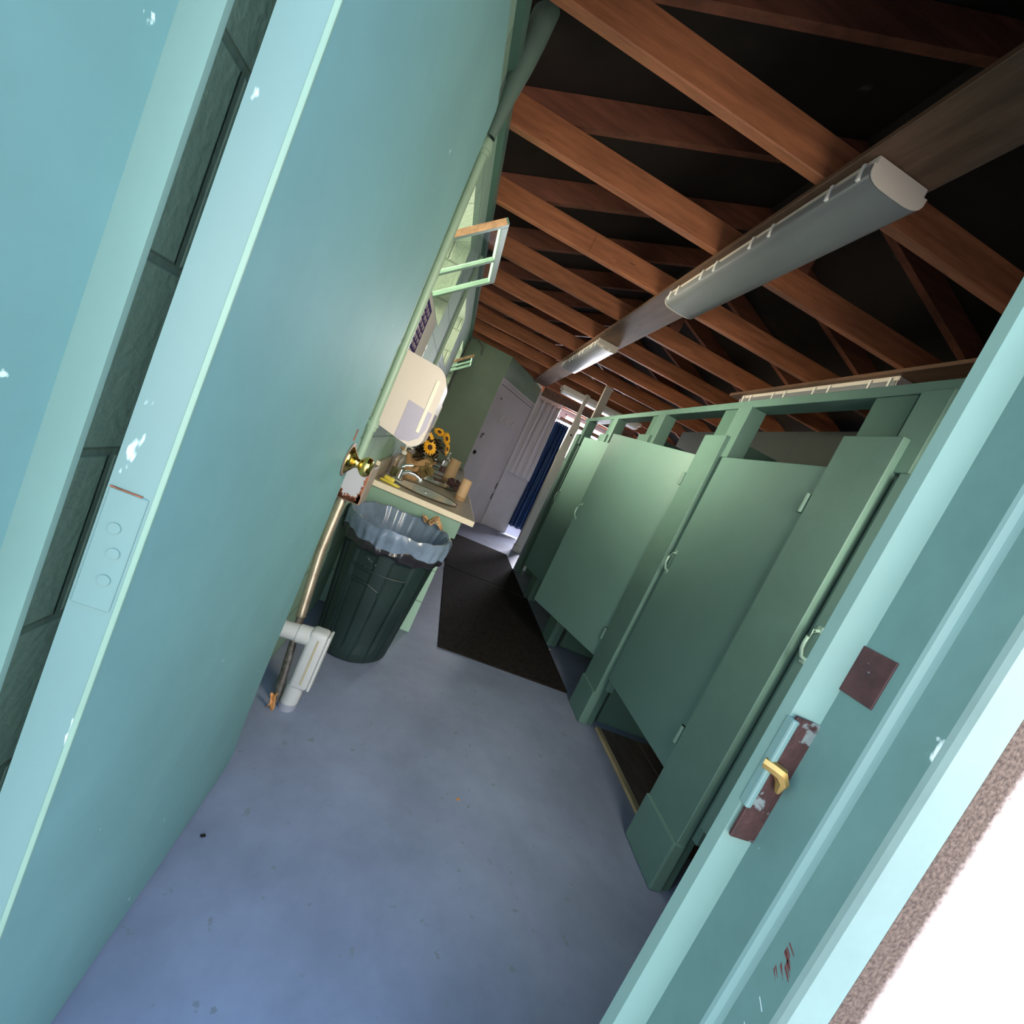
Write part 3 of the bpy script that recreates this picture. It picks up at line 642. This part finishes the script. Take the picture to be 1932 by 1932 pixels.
# bag: dips inside, folds over the rim, hangs outside with a darker hem
random.seed(11)
ph = [random.uniform(0, 6.28) for _ in range(8)]
def wob(a, amp): return amp * (math.sin(5 * a + ph[0]) * .5 + math.sin(9 * a + ph[1]) * .35 + math.sin(17 * a + ph[2]) * .25)
def bagrow(fn):
    return [fn(2 * math.pi * k / 160) for k in range(161)]
def bp_(a, r, z): return Vector((BX + r * math.cos(a), BY + r * math.sin(a), z))
def rimz(a): return .672 + .006 * math.sin(a + 1.0) + wob(a, .010)
def crease(a, amp): return amp * (.35 + .65 * math.sin(2.3 * a + ph[5]) ** 2) * (abs(math.sin(13 * a + ph[3])) ** 3 - .3 + .6 * abs(math.sin(22 * a + ph[4])) ** 5)
bag = thing('bin_bag', (BX, BY, .5), 'dark blue grey plastic bag folded over the rim of the green bin', 'bin bag')
inside = [bagrow(lambda a, z=z, d=d: bp_(a, min(bin_r(z), bin_r(.66)) - d + crease(a, .006), (rimz(a) if z > .68 else z + wob(a, .006)))) for z, d in ((.10, .04), (.30, .03), (.45, .022), (.56, .018), (.62, .014), (.69, -.002))]
outside = [bagrow(lambda a: bp_(a, bin_r(.66) + .016 + wob(a, .003), rimz(a) + .003)),
           bagrow(lambda a: bp_(a, bin_r(.66) + .023 + crease(a, .004), rimz(a) - .016)),
           bagrow(lambda a: bp_(a, bin_r(.62) + .021 + crease(a, .009), .628 + wob(a, .010))),
           bagrow(lambda a: bp_(a, bin_r(.60) + .018 + crease(a, .010), .590 + wob(a + 1, .016)))]
mb = MB().grid(inside + outside); bmesh.ops.remove_doubles(mb.bm, verts=mb.bm.verts, dist=1e-5)
mb.build('liner', m_bag, bag, True)
hem = [bagrow(lambda a: bp_(a, bin_r(.60) + .018 + crease(a, .010), .591 + wob(a + 1, .016))),
       bagrow(lambda a: bp_(a, bin_r(.59) + .024 + crease(a, .007), .577 + wob(a + 1, .016))),
       bagrow(lambda a: bp_(a, bin_r(.57) + .020 + crease(a, .006), .557 + wob(a + 1.3, .012))),
       bagrow(lambda a: bp_(a, bin_r(.56) + .010, .549 + wob(a + 1.3, .010)))]
mb = MB().grid(hem); bmesh.ops.remove_doubles(mb.bm, verts=mb.bm.verts, dist=1e-5)
mb.build('hem', m_bagdark, bag, True)
# crumpled kraft towel hung on the rim
rows = []
for i in range(9):
    row = []
    for k in range(7):
        u = i / 8; v = k / 6
        row.append(Vector((.022 + .105 * u + .012 * math.sin(7 * v), 2.305 + .05 * v - .05 * u + .010 * math.sin(9 * u + 4 * v), .690 + .012 * math.sin(8 * u + 2) + .035 * math.exp(-((u - .62) / .16) ** 2) * (1 - abs(v - .5)) + .010 * math.sin(13 * v + 6 * u))))
    rows.append(row)
tag(MB().grid(rows).build('crumpled_paper_towel', m_kraft, None, False, .001), 'crumpled brown paper towel caught on the back rim of the green bin', 'paper towel')

# ================================================================== THINGS ON THE COUNTER
CZ = .7612
sp = thing('sponge_packet', (-.235, 2.50, CZ), 'bright yellow sponge packet lying on the near corner of the sink counter', 'sponge')
Ms = Matrix.Translation((-.222, 2.495, CZ)) @ Matrix.Rotation(math.radians(-24), 4, 'Z')
MB().box((-.055, -.016, 0), (.065, .014, .012), .005, Ms).build('packet', m_yellow, sp, True)
MB().box((-.052, .010, .006), (.012, .034, .034), .008, Ms).build('sponge', mat('pale_yellow_sponge', (.74, .60, .10), .6, mottle=.1, mscale=40), sp, True)

sbt = thing('soap_bottle', (-.245, 2.83, CZ), 'clear pump bottle with yellow green soap behind the chrome faucet', 'soap bottle')
Mb_ = Matrix.Translation((-.240, 2.83, CZ))
MB().lathe([(0, 0), (.030, 0), (.033, .006), (.033, .115), (.030, .13), (.016, .145), (.015, .155)], Mb_, 24).build('bottle', m_clear, sbt, True)
MB().lathe([(0, .003), (.0285, .003), (.030, .008), (.030, .062), (0, .063)], Mb_, 24).build('soap', m_soap, sbt, True)
pm = MB().lathe([(.017, .152), (.018, .156), (.018, .172), (.010, .176), (.005, .178), (.005, .205), (.014, .206), (.014, .214), (0, .215)], Mb_, 18)
pm.tube([(-.24, 2.83, CZ + .208), (-.21, 2.82, CZ + .209), (-.195, 2.815, CZ + .203)], .006, 8)
pm.build('pump', mat('frosted_pump_plastic', (.70, .66, .58), .35), sbt, True)

bq = thing('sunflower_bouquet', (-.12, 3.10, CZ), 'sunflower bouquet in a brown paper wrap standing behind the nearest sink', 'flowers')
rows = []
for z, r in ((0, .052), (.03, .060), (.07, .074), (.11, .088), (.14, .104), (.152, .116)):
    rows.append([Vector((-.165 + (r + (.012 * math.sin(7 * a) + .008 * math.sin(11 * a + 1)) * (z / .15 + .15)) * math.cos(a), 3.05 + (r + .010 * math.sin(6 * a + 2) * (z / .15)) * math.sin(a), CZ + z + (.022 * math.sin(5 * a) * (z > .13)))) for a in [2 * math.pi * k / 40 for k in range(41)]])
mb = MB().grid(rows); bmesh.ops.remove_doubles(mb.bm, verts=mb.bm.verts, dist=1e-5); mb.bm.faces.new([v for v in mb.bm.verts if abs(v.co.z - CZ) < 1e-6][::1]) if False else None
mb.build('paper_wrap', m_kraft, bq, False, .0012)
random.seed(21)
def leaf(mb, base, d, L, W, up):
    d = Vector(d).normalized(); s_ = d.cross(up).normalized(); pts = []
    rows = []
    for i in range(6):
        u = i / 5; wv = W * math.sin(math.pi * min(1, u * .92 + .08)) ** .8
        c = base + d * L * u - up * (L * .35 * u * u)
        rows.append([c - s_ * wv, c - up * wv * .15, c + s_ * wv])
    mb.grid(rows)
dl = MB(); ol = MB()
for k in range(70):
    a = random.uniform(0, 6.28); el = random.uniform(-.2, 1.1)
    leaf(dl, Vector((-.12 + random.uniform(-.06, .08), 3.08 + random.uniform(-.05, .06), CZ + random.uniform(.15, .31))), (math.cos(a), math.sin(a), el), random.uniform(.06, .13), random.uniform(.014, .026), Vector((0, 0, 1)))
for k in range(9):
    a = -1.6 + random.uniform(-.9, 1.3)
    leaf(ol, Vector((-.09 + random.uniform(-.04, .05), 3.02, CZ + random.uniform(.10, .19))), (math.cos(a), math.sin(a), -.5), random.uniform(.06, .10), .028, Vector((0, 0, 1)))
dl.build('dark_foliage', m_leafdk, bq, False, .001); ol.build('olive_foliage', m_leafol, bq, False, .001)
st = MB()
heads = [((-.15, 2.97, CZ + .30), (.45, -.85, .35), .050), ((-.115, 2.965, CZ + .25), (.5, -.8, .3), .053), ((-.04, 3.08, CZ + .345), (.8, -.5, .4), .047), ((-.01, 3.10, CZ + .28), (.95, -.3, .2), .044), ((-.10, 3.07, CZ + .365), (.1, -.6, .8), .042)]
for c, nrm, R in heads:
    c = Vector(c); nrm = Vector(nrm).normalized(); Mh = Matrix.Translation(c) @ nrm.to_track_quat('Z', 'Y').to_matrix().to_4x4()
    pt = MB()
    for ring, (cnt, rr, tilt) in enumerate(((15, R, .15), (12, R * .82, .4))):
        for k in range(cnt):
            a = 2 * math.pi * (k + .5 * ring) / cnt + random.uniform(-.08, .08); l_ = rr * random.uniform(.9, 1.1); wv = R * .17
            rows = []
            for i in range(5):
                u = i / 4; ww = wv * math.sin(math.pi * (.15 + .82 * u)); x = R * .28 + (l_ - R * .28) * u; zz = tilt * R * .4 * math.sin(u * 2) + .003 * ring
                rows.append([Mh @ Vector((x * math.cos(a) - ww * math.sin(a), x * math.sin(a) + ww * math.cos(a), zz)), Mh @ Vector((x * math.cos(a), x * math.sin(a), zz - .002)), Mh @ Vector((x * math.cos(a) + ww * math.sin(a), x * math.sin(a) - ww * math.cos(a), zz))])
            pt.grid(rows)
    po_ = pt.build('sunflower_head', m_petal, bq, False, .0008)
    MB().sph(c + nrm * .004, R * .36, (1, 1, .45), 14, nrm.to_track_quat('Z', 'Y').to_matrix().to_4x4()).build('seed_disc', m_seed, po_, True)
    st.tube([Vector((-.12, 3.07, CZ + .06)), (Vector((-.10, 3.06, CZ + .16)) + c) / 2, c], .003, 6)
st.build('stems', m_leafol, bq, True)

def tube_roll(x, y, r, h, label, m_):
    t = thing('cardboard_tube', (x, y, CZ), label, 'cardboard tube', 'cardboard tubes on the counter')
    Mr = Matrix.Translation((x, y, CZ))
    MB().lathe([(r * .88, 0), (r, 0), (r, h), (r * .88, h), (r * .88, 0)], Mr, 28).build('tube', m_, t, True)
    MB().lathe([(r * 1.004, .001), (r * 1.006, .028), (r * 1.002, .0285)], Mr, 28).build('band', m_card2, t, True)
    return t
tube_roll(.205, 3.02, .037, .150, 'tan cardboard tube standing at the front edge of the counter between the nearest two sinks', m_card)
tube_roll(.100, 3.83, .050, .200, 'fatter cardboard tube standing between the second and third sinks', mat('tan_cardboard_tube_far', (.50, .33, .18), .7))
rsb = thing('soap_bottle', (.035, 4.42, CZ), 'small clear bottle with red brown soap standing behind the fatter cardboard tube', 'soap bottle')
Mb_ = Matrix.Translation((.035, 4.42, CZ))
MB().lathe([(0, 0), (.034, 0), (.036, .006), (.036, .10), (.028, .125), (.014, .14)], Mb_, 20).build('bottle', m_clear, rsb, True)
MB().lathe([(0, .003), (.032, .003), (.033, .008), (.033, .06), (0, .061)], Mb_, 20).build('soap', m_redsoap, rsb, True)
MB().lathe([(.015, .138), (.015, .155), (.005, .158), (.005, .20), (.012, .201), (.012, .21), (0, .21)], Mb_, 14).build('pump', m_clip, rsb, True)
random.seed(9)
pp = MB()
for k in range(80):
    c = Vector((.165 + random.uniform(-.06, .055), 3.50 + random.uniform(-.10, .12), CZ + random.uniform(.020, .055)))
    pp.sph(c, random.uniform(.010, .018), (1, 1, .8), 6)
tag(pp.build('dried_flower_bunch', m_potp, None, True), 'dark plum brown bunch of dried flowers lying between the two cardboard tubes', 'dried flowers')
lv = MB()
for k in range(7):
    leaf(lv, Vector((.0 + k * .012, 3.42 + random.uniform(-.04, .04), CZ + .012 + .004 * (k % 3))), (random.uniform(-1, 1), random.uniform(-1, 1), .3), .06, .018, Vector((0, 0, 1)))
tag(lv.build('dry_leaf_scrap', mat('dark_red_brown_leaf', (.13, .04, .02), .7), None, False, .001), 'red brown dry leaves lying in the second sink from the doorway', 'leaf')

# ================================================================== STALLS
XP = 1.26
PY = [(1.215, 1.437), (2.13, 2.330), (3.05, 3.235), (3.97, 4.155), (4.86, 4.99)]
hb = MB().box((1.30, .46, 1.912), (1.392, 5.03, 1.952), .002, seg=1)
tag(hb.build('stall_header', m_green2), 'long green header rail running over the tops of the stalls', 'header rail')
near = ['nearest the doorway', 'second from the doorway', 'third from the doorway', 'fourth from the doorway', 'at the far end of the stalls']
for i, (a, b) in enumerate(PY):
    p = thing('stall_post', (XP, a, 0), 'green stall post ' + near[i] + ', floor to header', 'post', 'green stall posts')
    MB().box((XP, a, .0), (1.30, b, 1.744), .003, seg=1).build('face_board', m_green2, p)
    MB().box((1.302, a + .01, .0), (1.34, b - .03, 1.744), .002, seg=1).build('stud', m_green, p)
    if i < 2: MB().box((XP - .012, a - .004, .0), (1.2995, b, .20), .006, seg=2).build('foot_block', m_green2, p)
    MB().box((1.305, a + .075, 1.7445), (1.39, b - .0, 1.911), .002, seg=1).build('upper_stud', m_green, p)
    MB().box((1.285, a - .048, 1.632), (1.375, a + .06, 1.911) if i else (1.375, a + .05, 1.911), .002, seg=1).build('upper_block', m_green2, p)
    MB().box((1.302, a - .028, .235), (1.338, a - .001, 1.62), .002, seg=1).build('stop_batten', m_green2, p)
    if i == 4: continue
names = ['between the nearest two stalls', 'between the second and third stalls', 'between the third and fourth stalls', 'closing the far end of the stalls']
for i, y in enumerate((2.20, 3.12, 4.04, 4.92)):
    tag(MB().box((1.395, y, .001), (XR - .002, y + .035, 1.764), .002, seg=1).build('stall_divider', m_green), 'green divider panel ' + names[i], 'divider', 'green stall dividers')
def hinge(mb, y, z, ang=0): pass
def stall_door(hy, wdt, ang, label):
    """hinge edge at y = hy, leaf runs to +y when shut; ang opens it into the aisle"""
    t = thing('stall_door', (1.285, hy, .313), label, 'stall door', 'green stall doors')
    M = Matrix.Translation((1.285, hy, 0)) @ Matrix.Rotation(math.radians(ang), 4, 'Z')
    MB().box((-.012, .003, .313), (.012, wdt, 1.627), .002, M, seg=1).build('leaf', mat('green_stall_door_paint', (.118, .215, .186), .40, mottle=.05, mscale=2, bump=.05, bscale=30), t)
    for z in (.465, 1.475):
        h = MB().cyl(M @ Vector((-.020, .013, z - .038)), M @ Vector((-.020, .013, z + .038)), .0105, n=12)
        h.box((-.0145, .006, z - .036), (-.012, .042, z + .036), .0005, M, seg=1)
        h.box((-.026, .003, z - .038), (-.012, .022, z - .034), .0005, M, seg=1); h.box((-.026, .003, z + .034), (-.012, .022, z + .038), .0005, M, seg=1)
        h.build('hinge', m_green2, t)
    zc, yy = 1.035, wdt - .012
    hd = MB().tube([M @ Vector((x, yy - .012, z)) for x, z in ((-.012, zc - .05), (-.026, zc - .045), (-.038, zc - .02), (-.040, zc), (-.038, zc + .02), (-.026, zc + .045), (-.012, zc + .05))], .006, 8)
    hd.box((-.014, yy - .022, zc - .066), (-.012, yy - .002, zc - .044), .0005, M, seg=1); hd.box((-.014, yy - .022, zc + .044), (-.012, yy - .002, zc + .066), .0005, M, seg=1)
    hd.build('pull_handle', mat('worn_painted_handle', (.30, .44, .38), .25, metal=.3), t, True)
    return t
stall_door(1.440, .655, 0, 'shut green stall door with a pull handle, second from the doorway')
stall_door(2.34, .715, 23, 'widest looking green stall door, swung ajar into the aisle')
stall_door(3.26, .715, 16, 'dark green stall door ajar behind the widest looking one')
stall_door(.49, .690, 0, 'darkest green stall door nearest the doorway, partly behind the door frame')
# thin seam where the leaf meets the near post
for i, (y0, y1) in enumerate(((.50, 1.212), (1.40, 2.125), (2.32, 3.045), (3.24, 3.965))):
    n4 = ['nearest the doorway', 'under the shut stall door with the pull handle', 'under the widest looking ajar door', 'under the dark ajar door'][i]
    if i in (0, 1):
        f = thing('stall_floor', (1.37, y0, 0), 'dark brown plank floor with a pale pine edge, stall ' + n4, 'stall floor', 'plank floors of the stalls')
        nb = 5
        pk = MB()
        for k in range(nb):
            pk.box((1.388 + k * .2425, y0 + .002, .001), (1.388 + (k + 1) * .2425 - .006, y1 - .002, .016), .002, seg=1)
        pk.build('planks', m_plank, f)
        MB().box((1.356, y0 + .002, .001), (1.386, y1 - .002, .018), .002, seg=1).build('pine_edge', m_pine, f)
        gp = MB()
        for k in range(1, nb): gp.box((1.388 + k * .2425 - .0075, y0 + .004, .001), (1.388 + k * .2425 + .0015, y1 - .004, .0145))
        gp.build('dusty_seam', mat('dusty_plank_seam', (.26, .22, .20), .8), f)

# ================================================================== MATS
def rmat(x0, x1, y0, y1, label):
    t = thing('rubber_mat', ((x0 + x1) / 2, (y0 + y1) / 2, 0), label, 'floor mat', 'black rubber mats')
    MB().box((x0, y0, .0008), (x1, y1, .008), .003, seg=1).build('mat', m_mat, t)
    MB().box((x0 + .002, y1 - .02, .0075), (x1 - .002, y1 - .004, .0086)).build('edge', mat('mat_edge', (.020, .018, .017), .9, spec=.2), t)
rmat(.397, 1.262, 2.405, 3.99, 'black textured rubber mat in the aisle, nearer the doorway')
rmat(.40, 1.235, 4.02, 5.52, 'second black rubber mat in the aisle, in front of the closet door')

# ================================================================== FAR END
dd = thing('door_2', (.6, 6.5, 0), 'mauve grey steel closet door with three white hooks, set in the diagonal wall', 'door'); dd['kind'] = 'structure'
dbox(MB(), .032, L - .032, .006, 2.062, -.045, -.006).build('door_leaf', m_steeldoor, dd)
dbox(MB(), .035, L - .06, 2.015, 2.022, -.006, -.0045).build('seam', m_black, dd)
ln_ = L
for u in (.40, .60, .80):
    hk = MB().prism([dpt(u - .012, 1.60, -.006), dpt(u + .022, 1.575, -.006), dpt(u + .006, 1.68, -.006)], cn * .012)
    hk.tube([dpt(u + .004, 1.595, .0), dpt(u + .004, 1.575, .02), dpt(u + .004, 1.60, .034)], .006, 6)
    hk.build('coat_hook', m_hook, dd)
MB().sph(dpt(.10, 1.04, -.005), .030, (1, 1, 1), 12).build('knob_hole', m_black, dd)
dbox(dbox(MB(), .085, .115, 1.25, 1.32, -.006, -.002), .12, .15, 1.30, 1.33, -.006, -.002).build('latch', m_hinge, dd)
dbox(MB(), .16, .21, 1.845, 1.86, -.006, -.002).build('dark_mark', m_hinge, dd)
for z in (.62, .44): dbox(MB(), L - .05, L - .034, z, z + .10, -.006, .006).build('hinge', m_hinge, dd)

def curtain(name, x0, x1, y, z0, z1, folds, amp, material, label, taper=1.0, ragged=0):
    rows = []
    n = 90
    for i in range(26):
        v = i / 25; z = z1 + (z0 - z1) * v; row = []
        for k in range(n + 1):
            u = k / n; am = amp * (1 - (1 - taper) * v)
            sag = .035 * abs(math.sin(math.pi * folds * u)) ** 1.5 * (1 - v) ** 6 if taper < 1 else 0
            zz = z - sag + (ragged * math.sin(folds * 5 * u) * (v == 1))
            row.append(Vector((x0 + (x1 - x0) * u + .01 * math.sin(3 * v + 5 * u), y + am * math.sin(2 * math.pi * folds * u + .6 * v) + am * .3 * math.sin(5.1 * math.pi * folds * u), zz)))
        rows.append(row)
    t = thing(name, ((x0 + x1) / 2, y, z0), label, 'curtain')
    MB().grid(rows).build('cloth', material, t, True, .002)
    return t
wc = curtain('white_curtain', .985, 1.385, 7.03, .95, 2.24, 4, .035, m_whitecur, 'white shower liner bunched against the white wall under the dark beam', .12)
bc = curtain('blue_curtain', 1.385, 1.63, 7.06, .16, 2.02, 3.5, .028, m_blue, 'navy blue shower curtain hanging in a narrow strip by the white post', 1.0, .012)
rd = thing('curtain_rod', (1.5, 7.06, 2.06), 'thin curtain rod carrying the navy blue curtain', 'curtain rod')
MB().cyl((1.35, 7.06, 2.065), (2.6, 7.06, 2.065), .011, n=10).build('rod', m_chrome, rd, True)
for k in range(6): MB().tube([(1.40 + k * .04, 7.06 + .018 * math.cos(a), 2.048 + .024 * math.sin(a)) for a in [j * math.pi / 5 for j in range(11)]], .003, 6).build('ring', m_clip, rd)
ps = thing('shower_post', (1.46, 5.95, 0), 'cream post with a shaped upper bracket at the end of the stalls', 'post')
MB().box((1.385, 5.95, 0), (1.52, 6.05, .10), .004, seg=1).build('base', m_post, ps)
MB().box((1.395, 5.955, .10), (1.505, 6.05, 1.49), .003, seg=1).build('lower_post', m_post, ps)
MB().prism([(1.375, 5.95, 1.44), (1.49, 5.95, 1.44), (1.49, 5.95, 1.86), (1.50, 5.95, 1.92), (1.485, 5.95, 2.00), (1.455, 5.95, 2.07), (1.445, 5.95, 2.14), (1.455, 5.95, 2.384), (1.40, 5.95, 2.384), (1.395, 5.95, 1.9)], (0, .04, 0)).build('bracket', m_post, ps)
MB().cyl((1.44, 5.945, 1.80), (1.44, 5.951, 1.80), .014, n=12).build('hole', m_black, ps)
p2 = thing('white_stud', (1.40, 4.66, 0), 'tall pale stud rising past the header to the trusses at the far end', 'post')
MB().box((1.36, 5.06, 0), (1.45, 5.10, 2.47), .003, seg=1).build('stud', m_post, p2)
MB().box((1.35, 5.055, 2.36), (1.46, 5.059, 2.375), .001, seg=1).build('nail_plate', m_post, p2)

# ================================================================== DEBRIS ON THE FLOOR
random.seed(4)
for lab, (x, y), s, mm in (('small white paper scrap on the floor by the black mat corner', (1.27, 2.98), .014, m_clip), ('tiny white chip on the floor beside the second stall post', (1.20, 2.72), .010, m_clip), ('small dark crumb in the middle of the bare floor', (.52, 1.36), .008, m_leafbr), ('dark crumb on the blue floor beside the open door', (-.17, 1.02), .007, m_black)):
    z = .001
    tag(MB().prism([(x - s, y, z), (x - s * .2, y - s * .8, z), (x + s, y - s * .1, z), (x + s * .3, y + s * .7, z)], (0, 0, s * .35)).build('floor_scrap', mm), lab, 'scrap')
